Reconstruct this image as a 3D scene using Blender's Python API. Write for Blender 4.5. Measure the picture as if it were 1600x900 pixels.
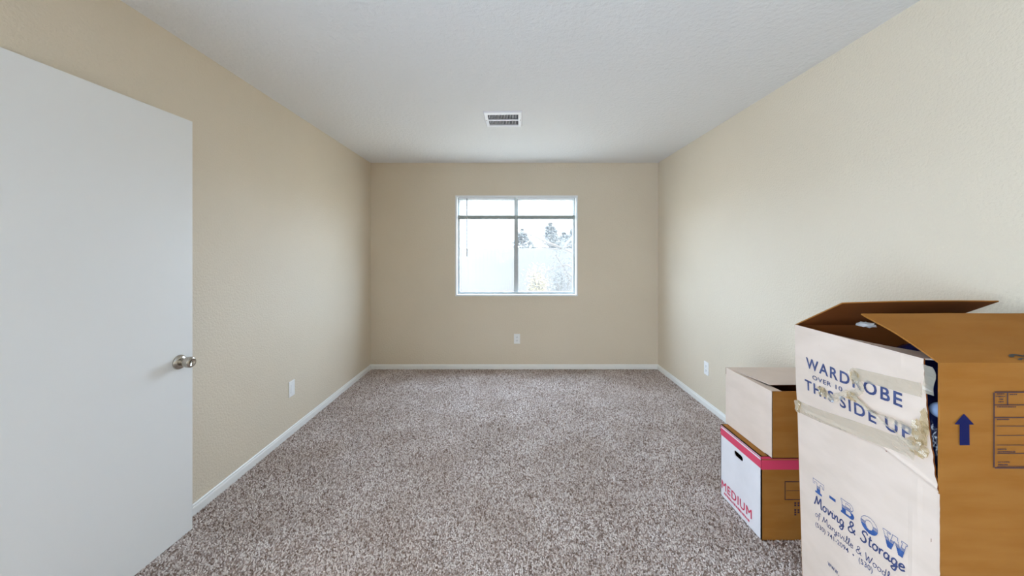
import bpy, bmesh, math, random
import numpy as np
from mathutils import Vector, Matrix, noise

for o in list(bpy.data.objects):
    bpy.data.objects.remove(o, do_unlink=True)
S = bpy.context.scene
C = S.collection
random.seed(7)

# ------------------------------------------------------------------ camera, sky, sun, exposure
F = 575.0                      # focal length in pixels of the 1600 px wide frame
EYE = 1.362
XL, XR, YB, YF, H = -1.657, 1.740, 4.35, -2.35, 2.44   # left, right, window wall, rear wall, ceiling

cam_d = bpy.data.cameras.new('camera')
cam_d.sensor_width = 36.0
cam_d.lens = F / 1600 * 36.0
cam_d.shift_x = 2 / 1600
cam_d.shift_y = -53 / 1600
cam_d.clip_start = 0.02
cam_d.clip_end = 300
cam = bpy.data.objects.new('camera', cam_d)
C.objects.link(cam)
cam.location = (0, 0, EYE)
cam.rotation_euler = (math.pi / 2, 0, 0)
S.camera = cam

S.view_settings.view_transform = 'Standard'
S.view_settings.look = 'None'
S.view_settings.gamma = 1.0
S.view_settings.use_curve_mapping = False
S.view_settings.exposure = 0.02

SKY = 16.5
W = bpy.data.worlds.new('sky')
S.world = W
W.use_nodes = True
nt = W.node_tree
nt.nodes.clear()
wo = nt.nodes.new('ShaderNodeOutputWorld')
bg = nt.nodes.new('ShaderNodeBackground')
sky = nt.nodes.new('ShaderNodeTexSky')
sky.sky_type = 'NISHITA'
sky.sun_disc = False
sky.sun_elevation = math.radians(42)
sky.sun_rotation = math.radians(200)
sky.dust_density = 4.0
sky.air_density = 1.0
mx = nt.nodes.new('ShaderNodeMixRGB')
mx.inputs[0].default_value = 0.97
mx.inputs[2].default_value = (0.78, 0.97, 1.24, 1)
nt.links.new(sky.outputs[0], mx.inputs[1])
nt.links.new(mx.outputs[0], bg.inputs[0])
bg.inputs[1].default_value = SKY
nt.links.new(bg.outputs[0], wo.inputs[0])

sun_d = bpy.data.lights.new('sun', 'SUN')
sun_d.energy = 14.0
sun_d.angle = math.radians(1.0)
sun_d.color = (1.0, 0.93, 0.82)
sun = bpy.data.objects.new('sun', sun_d)
C.objects.link(sun)
sun.rotation_euler = Vector((-0.62, 0.42, -0.66)).to_track_quat('-Z', 'Y').to_euler()

# portals: guide sampling of the sky through the window opening and the added door opening, they give off no light of their own
def portal(name, loc, rot, sx, sy):
    d = bpy.data.lights.new(name, 'AREA')
    d.shape = 'RECTANGLE'
    d.size, d.size_y = sx, sy
    d.cycles.is_portal = True
    o = bpy.data.objects.new(name, d)
    C.objects.link(o)
    o.location = loc
    o.rotation_euler = rot


SY0, SY1, SZ0, SZ1 = -2.15, -0.18, 0.06, 2.08          # unseen sliding door, added to the left wall for daylight from behind
portal('window_portal', (0.068, YB + 0.16, 1.46), (-math.pi / 2, 0, 0), 1.50, 1.25)
portal('slider_portal', (XL - .16, (SY0 + SY1) / 2, (SZ0 + SZ1) / 2), (0, -math.pi / 2, 0), SZ1 - SZ0 + .06, SY1 - SY0 + .06)

try:
    S.cycles.max_bounces = 14
    S.cycles.diffuse_bounces = 10
    S.cycles.transparent_max_bounces = 16
    S.cycles.sample_clamp_indirect = 8.0
    S.cycles.use_denoising = True
except Exception:
    pass

# ------------------------------------------------------------------ materials
MATS = {}


def mat(name, col, rough=0.6, metal=0.0, spec=0.5):
    m = bpy.data.materials.new(name)
    m.use_nodes = True
    b = m.node_tree.nodes['Principled BSDF']
    b.inputs['Base Color'].default_value = (*col, 1)
    b.inputs['Roughness'].default_value = rough
    b.inputs['Metallic'].default_value = metal
    b.inputs['Specular IOR Level'].default_value = spec
    MATS[name] = m
    return m


def nodes(m):
    return m.node_tree.nodes, m.node_tree.links, m.node_tree.nodes['Principled BSDF']


def coord(m):
    n, l, b = nodes(m)
    tc = n.new('ShaderNodeTexCoord')
    return tc.outputs['Object']


def add_bump(m, scale, strength, dist, detail=2.0, kind='noise', rough=0.5):
    n, l, b = nodes(m)
    c = coord(m)
    if kind == 'noise':
        t = n.new('ShaderNodeTexNoise')
        t.inputs['Scale'].default_value = scale
        t.inputs['Detail'].default_value = detail
        t.inputs['Roughness'].default_value = rough
        out = t.outputs['Fac']
    else:
        t = n.new('ShaderNodeTexVoronoi')
        t.inputs['Scale'].default_value = scale
        out = t.outputs['Distance']
    l.new(c, t.inputs['Vector'])
    bp = n.new('ShaderNodeBump')
    bp.inputs['Strength'].default_value = strength
    bp.inputs['Distance'].default_value = dist
    l.new(out, bp.inputs['Height'])
    old = b.inputs['Normal'].links
    if old:
        l.new(old[0].from_socket, bp.inputs['Normal'])
    l.new(bp.outputs['Normal'], b.inputs['Normal'])


def add_vary(m, col_a, col_b, scale, lo=0.35, hi=0.65, detail=3.0, stretch=(1, 1, 1)):
    n, l, b = nodes(m)
    c = coord(m)
    mp = n.new('ShaderNodeMapping')
    mp.inputs['Scale'].default_value = stretch
    l.new(c, mp.inputs['Vector'])
    t = n.new('ShaderNodeTexNoise')
    t.inputs['Scale'].default_value = scale
    t.inputs['Detail'].default_value = detail
    l.new(mp.outputs[0], t.inputs['Vector'])
    r = n.new('ShaderNodeValToRGB')
    r.color_ramp.elements[0].position = lo
    r.color_ramp.elements[1].position = hi
    r.color_ramp.elements[0].color = (*col_a, 1)
    r.color_ramp.elements[1].color = (*col_b, 1)
    l.new(t.outputs['Fac'], r.inputs[0])
    l.new(r.outputs[0], b.inputs['Base Color'])


wall_m = mat('beige_wall_paint', (0.66, 0.57, 0.43), 0.55, spec=0.3)
add_vary(wall_m, (0.67, 0.585, 0.46), (0.69, 0.605, 0.48), 1.3)
add_bump(wall_m, 85, 0.5, 0.006, 3.0)
add_bump(wall_m, 30, 0.15, 0.004, 2.0)
ceil_m = mat('white_textured_ceiling', (0.78, 0.78, 0.78), 0.8, spec=0.2)
add_bump(ceil_m, 36, 0.7, 0.008, 4.0, rough=0.65)
trim_m = mat('white_trim_paint', (0.80, 0.79, 0.76), 0.38)
door_m = mat('white_door_paint', (0.78, 0.78, 0.77), 0.42)
add_bump(door_m, 220, 0.05, 0.001, 2.0)
plastic_m = mat('white_plastic', (0.83, 0.83, 0.82), 0.35)
slot_m = mat('dark_slot', (0.03, 0.03, 0.03), 0.6)
chrome_m = mat('satin_nickel', (0.62, 0.58, 0.52), 0.16, 1.0)
add_vary(chrome_m, (0.46, 0.42, 0.36), (0.54, 0.50, 0.44), 60)
alu_m = mat('grey_window_frame', (0.42, 0.43, 0.42), 0.45)
frame_w_m = mat('white_window_frame', (0.80, 0.81, 0.82), 0.4)
duct_m = mat('dark_duct', (0.012, 0.015, 0.03), 0.8)
vent_m = mat('white_enamel', (0.80, 0.80, 0.84), 0.4)

kraft_m = mat('kraft_cardboard', (0.34, 0.14, 0.03), 0.8, spec=0.12)
add_vary(kraft_m, (0.295, 0.118, 0.021), (0.330, 0.142, 0.031), 5, stretch=(1, 1, 6))
add_bump(kraft_m, 60, 0.08, 0.002)
inner_m = mat('shaded_kraft_inside', (0.2, 0.06, 0.015), 0.8, spec=0.1)  # darker than the outer kraft: shade inside the cartons put into the colour
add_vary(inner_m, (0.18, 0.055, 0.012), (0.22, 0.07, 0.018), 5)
pale_m = mat('window_lit_kraft', (0.70, 0.60, 0.49), 0.62, spec=0.3)  # paler copy of the kraft, window light on it put into the colour
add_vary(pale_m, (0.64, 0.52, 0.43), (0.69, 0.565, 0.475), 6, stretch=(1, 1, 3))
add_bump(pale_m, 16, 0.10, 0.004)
lit_card_m = mat('window_lit_card', (0.70, 0.67, 0.68), 0.6, spec=0.3)  # window light on the medium carton's side, put into the colour
add_vary(lit_card_m, (0.68, 0.65, 0.66), (0.72, 0.69, 0.70), 8)
ink_m = mat('blue_ink', (0.05, 0.085, 0.27), 0.6)
add_vary(ink_m, (0.022, 0.034, 0.115), (0.055, 0.075, 0.19), 70)
navy_m = mat('navy_ink', (0.007, 0.010, 0.075), 0.8, spec=0.15)
logo_m = mat('bright_blue_ink', (0.035, 0.12, 0.36), 0.6)
add_vary(logo_m, (0.018, 0.065, 0.23), (0.045, 0.11, 0.31), 60)
dark_ink_m = mat('dark_violet_ink', (0.035, 0.012, 0.03), 0.6)
marker_m = mat('black_marker', (0.01, 0.01, 0.012), 0.5)
pink_m = mat('red_printed_band', (0.62, 0.05, 0.11), 0.55)
bagblue_m = mat('navy_plastic_film', (0.012, 0.02, 0.11), 0.16)
add_bump(bagblue_m, 18, 0.5, 0.02, 3.0)
lid_m = mat('pale_blue_plastic', (0.30, 0.38, 0.55), 0.25)
paper_m = mat('white_packing_paper', (0.82, 0.82, 0.82), 0.7)
wand_m = mat('clear_grey_wand', (0.40, 0.41, 0.40), 0.3)
rail_m = mat('backlit_bottom_rail', (0.30, 0.32, 0.30), 0.5)  # grey for backlighting: the rail's shade is in its colour

# translucent mini blind slats
slat_m = mat('white_blind_slat', (0.85, 0.86, 0.86), 0.4)
n, l, b = nodes(slat_m)
tr = n.new('ShaderNodeBsdfTranslucent')
tr.inputs[0].default_value = (0.80, 0.84, 0.86, 1)
ms = n.new('ShaderNodeMixShader')
ms.inputs[0].default_value = 0.45
l.new(b.outputs[0], ms.inputs[1])
l.new(tr.outputs[0], ms.inputs[2])
l.new(ms.outputs[0], n['Material Output'].inputs[0])

# thin window glass: clear, with mirror sheen and a faint scatter standing in for glare haze
glass_m = bpy.data.materials.new('hazed_window_glass')
glass_m.use_nodes = True
n, l = glass_m.node_tree.nodes, glass_m.node_tree.links
n.clear()
go = n.new('ShaderNodeOutputMaterial')
gt = n.new('ShaderNodeBsdfTransparent')
gt.inputs[0].default_value = (0.94, 0.96, 0.96, 1)
gg = n.new('ShaderNodeBsdfGlossy')
gg.inputs['Roughness'].default_value = 0.02
gd = n.new('ShaderNodeBsdfTranslucent')
gd.inputs[0].default_value = (0.85, 0.88, 0.90, 1)
gm0 = n.new('ShaderNodeMixShader')
gm0.inputs[0].default_value = 0.016
gm1 = n.new('ShaderNodeMixShader')
gm1.inputs[0].default_value = 0.045
l.new(gt.outputs[0], gm0.inputs[1])
l.new(gd.outputs[0], gm0.inputs[2])
l.new(gm0.outputs[0], gm1.inputs[1])
l.new(gg.outputs[0], gm1.inputs[2])
l.new(gm1.outputs[0], go.inputs[0])

# packing tape: glossy, see-through tan film
tape_m = bpy.data.materials.new('clear_tan_packing_tape')
tape_m.use_nodes = True
n, l = tape_m.node_tree.nodes, tape_m.node_tree.links
b = n['Principled BSDF']
b.inputs['Base Color'].default_value = (0.70, 0.64, 0.52, 1)
b.inputs['Roughness'].default_value = 0.10
tt = n.new('ShaderNodeBsdfTransparent')
tt.inputs[0].default_value = (0.93, 0.90, 0.85, 1)
ms = n.new('ShaderNodeMixShader')
ms.inputs[0].default_value = 0.36
l.new(tt.outputs[0], ms.inputs[1])
l.new(b.outputs[0], ms.inputs[2])
l.new(ms.outputs[0], n['Material Output'].inputs[0])

amber_m = tape_m.copy()
amber_m.name = 'bunched_amber_tape'
amber_m.node_tree.nodes['Principled BSDF'].inputs['Base Color'].default_value = (0.52, 0.42, 0.26, 1)
amber_m.node_tree.nodes['Principled BSDF'].inputs['Roughness'].default_value = 0.07
for q in amber_m.node_tree.nodes:
    if q.type == 'MIX_SHADER':
        q.inputs[0].default_value = 0.42
    if q.type == 'BSDF_TRANSPARENT':
        q.inputs[0].default_value = (0.95, 0.88, 0.74, 1)

# carpet
carpet_m = mat('speckled_carpet', (0.4, 0.35, 0.32), 0.95, spec=0.05)
n, l, b = nodes(carpet_m)
c = coord(carpet_m)
t1 = n.new('ShaderNodeTexNoise')
t1.inputs['Scale'].default_value = 150
t1.inputs['Detail'].default_value = 3
t1.inputs['Roughness'].default_value = 0.7
l.new(c, t1.inputs['Vector'])
r1 = n.new('ShaderNodeValToRGB')
e = r1.color_ramp.elements
e[0].position, e[0].color = 0.36, (0.115, 0.075, 0.055, 1)
e[1].position, e[1].color = 0.66, (0.80, 0.74, 0.71, 1)
e2 = e.new(0.50)
e2.color = (0.43, 0.355, 0.32, 1)
l.new(t1.outputs['Fac'], r1.inputs[0])
t2 = n.new('ShaderNodeTexNoise')
t2.inputs['Scale'].default_value = 2.6
t2.inputs['Detail'].default_value = 4
l.new(c, t2.inputs['Vector'])
r2 = n.new('ShaderNodeValToRGB')
e = r2.color_ramp.elements
e[0].position, e[0].color = 0.35, (0.84, 0.80, 0.77, 1)
e[1].position, e[1].color = 0.65, (1.0, 1.0, 1.0, 1)
l.new(t2.outputs['Fac'], r2.inputs[0])
mm = n.new('ShaderNodeMixRGB')
mm.blend_type = 'MULTIPLY'
mm.inputs[0].default_value = 1.0
l.new(r1.outputs[0], mm.inputs[1])
l.new(r2.outputs[0], mm.inputs[2])
l.new(mm.outputs[0], b.inputs['Base Color'])
add_bump(carpet_m, 150, 0.8, 0.01, 3.0, rough=0.7)

pile_m = mat('carpet_yarn', (0.4, 0.35, 0.32), 0.95, spec=0.05)
n, l, b = nodes(pile_m)
an = n.new('ShaderNodeAttribute')
an.attribute_name = 'yarn'
r1 = n.new('ShaderNodeValToRGB')
e = r1.color_ramp.elements
e[0].position, e[0].color = 0.0, (0.20, 0.132, 0.10, 1)
e[1].position, e[1].color = 1.0, (0.90, 0.83, 0.79, 1)
e2 = e.new(0.22)
e2.color = (0.43, 0.33, 0.285, 1)
e3 = e.new(0.6)
e3.color = (0.74, 0.65, 0.605, 1)
l.new(an.outputs['Fac'], r1.inputs[0])
t2 = n.new('ShaderNodeTexNoise')
t2.inputs['Scale'].default_value = 3.0
t2.inputs['Detail'].default_value = 5
l.new(coord(pile_m), t2.inputs['Vector'])
r2 = n.new('ShaderNodeValToRGB')
e = r2.color_ramp.elements
e[0].position, e[0].color = 0.38, (0.84, 0.81, 0.78, 1)
e[1].position, e[1].color = 0.62, (1.0, 1.0, 1.0, 1)
l.new(t2.outputs['Fac'], r2.inputs[0])
mm = n.new('ShaderNodeMixRGB')
mm.blend_type = 'MULTIPLY'
mm.inputs[0].default_value = 1.0
l.new(r1.outputs[0], mm.inputs[1])
l.new(r2.outputs[0], mm.inputs[2])
l.new(mm.outputs[0], b.inputs['Base Color'])

# outdoors
fence_m = mat('weathered_fence_wood', (0.10, 0.10, 0.10), 0.8)
add_vary(fence_m, (0.036, 0.033, 0.029), (0.041, 0.038, 0.034), 6, stretch=(1, 1, 0.2))
ground_m = mat('dry_grass_ground', (0.20, 0.17, 0.11), 0.95)
add_vary(ground_m, (0.36, 0.31, 0.24), (0.46, 0.40, 0.31), 4)
bark_m = mat('bark', (0.05, 0.04, 0.032), 0.9)
add_bump(bark_m, 30, 0.5, 0.02)
leaf_m = mat('conifer_foliage', (0.05, 0.06, 0.05), 0.8)
add_vary(leaf_m, (0.024, 0.024, 0.019), (0.045, 0.043, 0.036), 3)
shrub_m = mat('yellow_green_foliage', (0.16, 0.12, 0.05), 0.8)
add_vary(shrub_m, (0.05, 0.043, 0.022), (0.13, 0.095, 0.04), 4)


# ------------------------------------------------------------------ helpers
def tag(o, label=None, cat=None, group=None, kind=None):
    if label: o['label'] = label
    if cat: o['category'] = cat
    if group: o['group'] = group
    if kind: o['kind'] = kind
    return o


def link(name, me, m, parent=None, smooth=False):
    o = bpy.data.objects.new(name, me)
    C.objects.link(o)
    if m is not None and not me.materials:
        for x in (m if isinstance(m, (list, tuple)) else [m]):
            me.materials.append(x)
    if smooth:
        for p in me.polygons:
            p.use_smooth = True
    if parent:
        o.parent = parent
    return o


def bobj(name, bm, m, parent=None, smooth=False, recalc=True):
    if recalc:
        bmesh.ops.recalc_face_normals(bm, faces=bm.faces)
    me = bpy.data.meshes.new(name)
    bm.to_mesh(me)
    bm.free()
    return link(name, me, m, parent, smooth)


def empty(name, loc=(0, 0, 0), rot=(0, 0, 0)):
    o = bpy.data.objects.new(name, None)
    o.empty_display_size = 0.05
    C.objects.link(o)
    o.location = loc
    o.rotation_euler = rot
    return o


def box(bm, x0, x1, y0, y1, z0, z1, mi=0):
    vs = [bm.verts.new(p) for p in ((x0, y0, z0), (x1, y0, z0), (x1, y1, z0), (x0, y1, z0),
                                    (x0, y0, z1), (x1, y0, z1), (x1, y1, z1), (x0, y1, z1))]
    for q in ((3, 2, 1, 0), (4, 5, 6, 7), (0, 1, 5, 4), (1, 2, 6, 5), (2, 3, 7, 6), (3, 0, 4, 7)):
        f = bm.faces.new([vs[i] for i in q])
        f.material_index = mi
    return vs


def bevel(bm, w, seg=2):
    bmesh.ops.bevel(bm, geom=list(bm.edges), offset=w, segments=seg, affect='EDGES', profile=0.6)


def boxo(name, dims, m, parent=None, bev=0.0):
    bm = bmesh.new()
    box(bm, *dims)
    if bev:
        bevel(bm, bev)
    return bobj(name, bm, m, parent)


def lathe(bm, prof, seg=32, M=Matrix()):
    """prof: list of (radius, height) turned about local Z"""
    rings = []
    for r, h in prof:
        if r < 1e-5:
            rings.append([bm.verts.new(M @ Vector((0, 0, h)))])
        else:
            rings.append([bm.verts.new(M @ Vector((r * math.cos(a), r * math.sin(a), h)))
                          for a in [2 * math.pi * k / seg for k in range(seg)]])
    for A, B in zip(rings[:-1], rings[1:]):
        for k in range(seg):
            k2 = (k + 1) % seg
            if len(A) == 1 and len(B) > 1:
                bm.faces.new((A[0], B[k], B[k2]))
            elif len(B) == 1 and len(A) > 1:
                bm.faces.new((A[k], B[0], A[k2]))
            elif len(A) > 1:
                bm.faces.new((A[k], B[k], B[k2], A[k2]))


def tube(bm, pts, r, seg=6, r_end=None):
    pts = [Vector(p) for p in pts]
    n_ = len(pts)
    rings = []
    for i, p in enumerate(pts):
        d = (pts[min(i + 1, n_ - 1)] - pts[max(i - 1, 0)]).normalized()
        a = d.orthogonal().normalized()
        c2 = d.cross(a)
        rr = r if r_end is None else r + (r_end - r) * i / (n_ - 1)
        rings.append([bm.verts.new(p + a * rr * math.cos(t) + c2 * rr * math.sin(t))
                      for t in [2 * math.pi * k / seg for k in range(seg)]])
    for A, B in zip(rings[:-1], rings[1:]):
        for k in range(seg):
            bm.faces.new((A[k], A[(k + 1) % seg], B[(k + 1) % seg], B[k]))
    bm.faces.new(rings[0][::-1])
    bm.faces.new(rings[-1])


def slab(name, quad, thick, m_out, m_in=None, parent=None, n_sub=1, warp=None):
    """a cardboard sheet: quad = 4 corners of the outer face (counter-clockwise seen from outside), thickness inward"""
    q = [Vector(p) for p in quad]
    nrm = (q[1] - q[0]).cross(q[3] - q[0]).normalized()
    bm = bmesh.new()
    N = n_sub
    out, inn = [], []
    for j in range(N + 1):
        ro, ri = [], []
        for i in range(N + 1):
            a, b_ = i / N, j / N
            p = q[0] * (1 - a) * (1 - b_) + q[1] * a * (1 - b_) + q[2] * a * b_ + q[3] * (1 - a) * b_
            if warp:
                p = p + nrm * warp(a, b_)
            ro.append(bm.verts.new(p))
            ri.append(bm.verts.new(p - nrm * thick))
        out.append(ro)
        inn.append(ri)
    for j in range(N):
        for i in range(N):
            bm.faces.new((out[j][i], out[j][i + 1], out[j + 1][i + 1], out[j + 1][i]))
            f = bm.faces.new((inn[j][i], inn[j + 1][i], inn[j + 1][i + 1], inn[j][i + 1]))
            f.material_index = 1
    ring = [(0, i) for i in range(N)] + [(j, N) for j in range(N)] + [(N, i) for i in range(N, 0, -1)] + [(j, 0) for j in range(N, 0, -1)]
    for k in range(len(ring)):
        a, b_ = ring[k], ring[(k + 1) % len(ring)]
        bm.faces.new((out[a[0]][a[1]], inn[a[0]][a[1]], inn[b_[0]][b_[1]], out[b_[0]][b_[1]]))
    return bobj(name, bm, [m_out, m_in or m_out], parent, recalc=False)


# ------------------------------------------------------------------ room shell
tag(boxo('floor', (XL - .1, XR + .1, YF - .1, YB + .1, -0.06, 0), carpet_m), 'grey brown speckled wall to wall carpet', 'carpet', kind='structure')
tag(boxo('ceiling', (XL - .1, XR + .1, YF - .1, YB + .12, H, H + .1), ceil_m), 'white ceiling with knockdown texture', 'ceiling', kind='structure')
DRY0, DRY1, DRZ = .165, .93, 2.035                      # doorway beside the door's hinges
bm = bmesh.new()
for (ya, yb, za, zb) in ((YF - .1, SY0, -.06, H + .05), (SY0, SY1, -.06, SZ0), (SY0, SY1, SZ1, H + .05), (SY1, DRY0, -.06, H + .05),
                         (DRY0, DRY1, DRZ, H + .05), (DRY1, YB + .12, -.06, H + .05)):
    box(bm, XL - .12, XL, ya, yb, za, zb)
bmesh.ops.remove_doubles(bm, verts=bm.verts, dist=1e-5)
tag(bobj('wall_left', bm, wall_m), 'beige left wall behind the open door', 'wall', kind='structure')
bm = bmesh.new()                                        # short hall beyond the doorway
hx0, hx1, ha, hb = XL - 1.2, XL - .12, -.05, 1.6
box(bm, hx0 - .1, hx0, ha - .1, hb + .1, -.06, H)
box(bm, hx0, hx1, ha - .1, ha, -.06, H)
box(bm, hx0, hx1, hb, hb + .1, -.06, H)
box(bm, hx0 - .1, hx1, ha - .1, hb + .1, H, H + .1)
tag(bobj('wall_hall', bm, wall_m), 'beige hall beyond the doorway', 'wall', kind='structure')
tag(boxo('floor_hall', (hx0 - .1, XL - .1, ha - .1, hb + .1, -.06, 0), carpet_m), 'carpeted hall floor beyond the doorway', 'carpet', kind='structure')
tag(boxo('wall_right', (XR, XR + .12, YF - .1, YB + .12, -0.06, H + .05), wall_m), 'beige right wall behind the cartons', 'wall', kind='structure')
tag(boxo('wall_front', (XL - .1, XR + .1, YF - .12, YF, -0.06, H + .05), wall_m), 'beige wall behind the viewer', 'wall', kind='structure')
# cut pile: every tuft is a small leaning three sided spike
rg_ = np.random.default_rng(5)
sp_ = .0082
gx, gy = np.meshgrid(np.arange(XL + .013, XR - .013, sp_), np.arange(-.1, YB - .013, sp_))
n_t = gx.size
cx = gx.ravel() + rg_.uniform(-.5, .5, n_t) * sp_
cy = gy.ravel() + rg_.uniform(-.5, .5, n_t) * sp_
cx = np.clip(cx, XL + .014, XR - .014)
cy = np.minimum(cy, YB - .014)
h_ = rg_.uniform(.006, .010, n_t)
r_ = rg_.uniform(.0040, .0061, n_t)
a_ = rg_.uniform(0, 6.283, n_t)
V_ = np.zeros((n_t, 4, 3), np.float32)
for k in range(3):
    V_[:, k, 0] = cx + r_ * np.cos(a_ + k * 2.0944)
    V_[:, k, 1] = cy + r_ * np.sin(a_ + k * 2.0944)
V_[:, 3, 0] = cx + rg_.normal(0, .0032, n_t)
V_[:, 3, 1] = cy + rg_.normal(0, .0032, n_t)
V_[:, 3, 2] = h_
i4 = np.arange(n_t)[:, None] * 4
tri = np.stack([np.concatenate([i4 + k, i4 + (k + 1) % 3, i4 + 3], 1) for k in range(3)], 1).reshape(-1, 3)
me = bpy.data.meshes.new('carpet_pile')
me.vertices.add(n_t * 4)
me.vertices.foreach_set('co', V_.ravel())
me.loops.add(tri.size)
me.loops.foreach_set('vertex_index', tri.ravel().astype(np.int32))
me.polygons.add(len(tri))
me.polygons.foreach_set('loop_start', np.arange(0, tri.size, 3, dtype=np.int32))
me.update(calc_edges=True)
at = me.attributes.new('yarn', 'FLOAT', 'POINT')          # which yarn of the blend each tuft is spun from
at.data.foreach_set('value', np.repeat(rg_.uniform(0, 1, n_t), 4).astype(np.float32))
pile = link('carpet_pile', me, pile_m, bpy.data.objects['floor'])
pile['kind'] = 'stuff'
WX0, WX1, WZ0, WZ1 = -0.650, 0.787, 0.870, 2.050
WT = 0.13
bm = bmesh.new()
y0, y1 = YB, YB + WT
xs = [XL - .1, WX0, WX1, XR + .1]
zs = [-0.06, WZ0, WZ1, H + .05]
fv = {}
for yi, yy in enumerate((y0, y1)):
    for i, x in enumerate(xs):
        for j, z in enumerate(zs):
            fv[yi, i, j] = bm.verts.new((x, yy, z))
for i in range(3):
    for j in range(3):
        if (i, j) == (1, 1):
            continue
        bm.faces.new((fv[0, i, j], fv[0, i + 1, j], fv[0, i + 1, j + 1], fv[0, i, j + 1]))
        bm.faces.new((fv[1, i, j], fv[1, i, j + 1], fv[1, i + 1, j + 1], fv[1, i + 1, j]))
for (a, b_) in (((1, 1), (2, 1)), ((2, 1), (2, 2)), ((2, 2), (1, 2)), ((1, 2), (1, 1))):
    bm.faces.new((fv[0, a[0], a[1]], fv[1, a[0], a[1]], fv[1, b_[0], b_[1]], fv[0, b_[0], b_[1]]))
for i in range(3):
    for j in (0, 3):
        bm.faces.new((fv[0, i, j], fv[1, i, j], fv[1, i + 1, j], fv[0, i + 1, j]))
for j in range(3):
    for i in (0, 3):
        bm.faces.new((fv[0, i, j], fv[1, i, j], fv[1, i, j + 1], fv[0, i, j + 1]))
tag(bobj('wall_back', bm, wall_m), 'beige end wall with the window', 'wall', kind='structure')


def baseboard(name, p0, p1, inward, label):
    """profiled skirting from p0 to p1; inward = unit vector into the room"""
    prof = [(0, 0), (0.0125, 0), (0.0125, 0.040), (0.0105, 0.046), (0.0075, 0.048), (0.0070, 0.056), (0.004, 0.060), (0, 0.060)]
    bm = bmesh.new()
    rings = []
    for p in (p0, p1):
        rings.append([bm.verts.new((p[0] + inward[0] * a, p[1] + inward[1] * a, b_)) for a, b_ in prof])
    k = len(prof)
    for i in range(k):
        bm.faces.new((rings[0][i], rings[0][(i + 1) % k], rings[1][(i + 1) % k], rings[1][i]))
    bm.faces.new(rings[0])
    bm.faces.new(rings[1][::-1])
    tag(bobj(name, bm, trim_m), label, 'baseboard', kind='structure')


baseboard('baseboard_left', (XL, 1.02), (XL, YB), (1, 0), 'white baseboard along the left wall')
baseboard('baseboard_right', (XR, YF), (XR, YB), (-1, 0), 'white baseboard along the right wall')
baseboard('baseboard_back', (XL, YB), (XR, YB), (0, -1), 'white baseboard under the window')

# ------------------------------------------------------------------ window
win = empty('window_1', (0, 0, 0))
tag(win, 'sliding window with white surround in the end wall', 'window', kind='structure')
# white returns lining the opening, a hair proud of the wall
bm = bmesh.new()
t_ = 0.014
box(bm, WX0 - .004, WX0 + t_, YB - .006, YB + .118, WZ0 - .004, WZ1 + .004)
box(bm, WX1 - t_, WX1 + .004, YB - .006, YB + .118, WZ0 - .004, WZ1 + .004)
box(bm, WX0 + t_, WX1 - t_, YB - .006, YB + .118, WZ1 - t_, WZ1 + .004)
bobj('surround', bm, frame_w_m, win)
boxo('sill', (WX0 + t_, WX1 - t_, YB - .010, YB + .118, WZ0 - .004, WZ0 + t_), frame_w_m, win, 0.003)
fx0, fx1, fz0, fz1 = WX0 + t_, WX1 - t_, WZ0 + t_, WZ1 - t_
FY0, FY1 = YB + .070, YB + .112
fw = 0.027
XM = 0.064                                            # meeting stile
bm = bmesh.new()
box(bm, fx0, fx0 + fw, FY0, FY1, fz0, fz1)
box(bm, fx1 - fw, fx1, FY0, FY1, fz0, fz1)
box(bm, fx0 + fw, fx1 - fw, FY0, FY1, fz0, fz0 + fw)
box(bm, fx0 + fw, fx1 - fw, FY0, FY1, fz1 - fw, fz1)
bobj('frame', bm, alu_m, win)
boxo('meeting_stile', (XM - .026, XM + .026, FY0 - .006, FY1, fz0 + fw, fz1 - fw), alu_m, win, 0.002)
boxo('pane', (fx0 + fw, XM - .026, FY0 + .016, FY0 + .020, fz0 + fw, fz1 - fw), glass_m, win)
boxo('pane', (XM + .026, fx1 - fw, FY0 + .028, FY0 + .032, fz0 + fw, fz1 - fw), glass_m, win)
boxo('latch', (XM - .012, XM + .012, FY0 - .016, FY0 - .006, 1.30, 1.36), alu_m, win, 0.002)

w2 = empty('added_window_2', (0, 0, 0))
tag(w2, 'unseen glazed sliding door added for daylight, left wall behind the viewer', 'window', kind='structure')
bm = bmesh.new()
xa, xb = XL - .09, XL - .04
box(bm, xa, xb, SY0, SY0 + .05, SZ0, SZ1)
box(bm, xa, xb, SY1 - .05, SY1, SZ0, SZ1)
box(bm, xa, xb, SY0 + .05, SY1 - .05, SZ0, SZ0 + .05)
box(bm, xa, xb, SY0 + .05, SY1 - .05, SZ1 - .05, SZ1)
bobj('frame', bm, frame_w_m, w2)
ym = (SY0 + SY1) / 2
boxo('meeting_stile', (xa, xb, ym - .025, ym + .025, SZ0 + .05, SZ1 - .05), frame_w_m, w2)
boxo('pane', (xa + .02, xa + .024, SY0 + .05, ym - .025, SZ0 + .05, SZ1 - .05), glass_m, w2)  # pane of the added door
boxo('pane', (xa + .03, xa + .034, ym + .025, SY1 - .05, SZ0 + .05, SZ1 - .05), glass_m, w2)  # pane of the added door

# two raised mini blinds inside the opening
slat_me = {}


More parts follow.
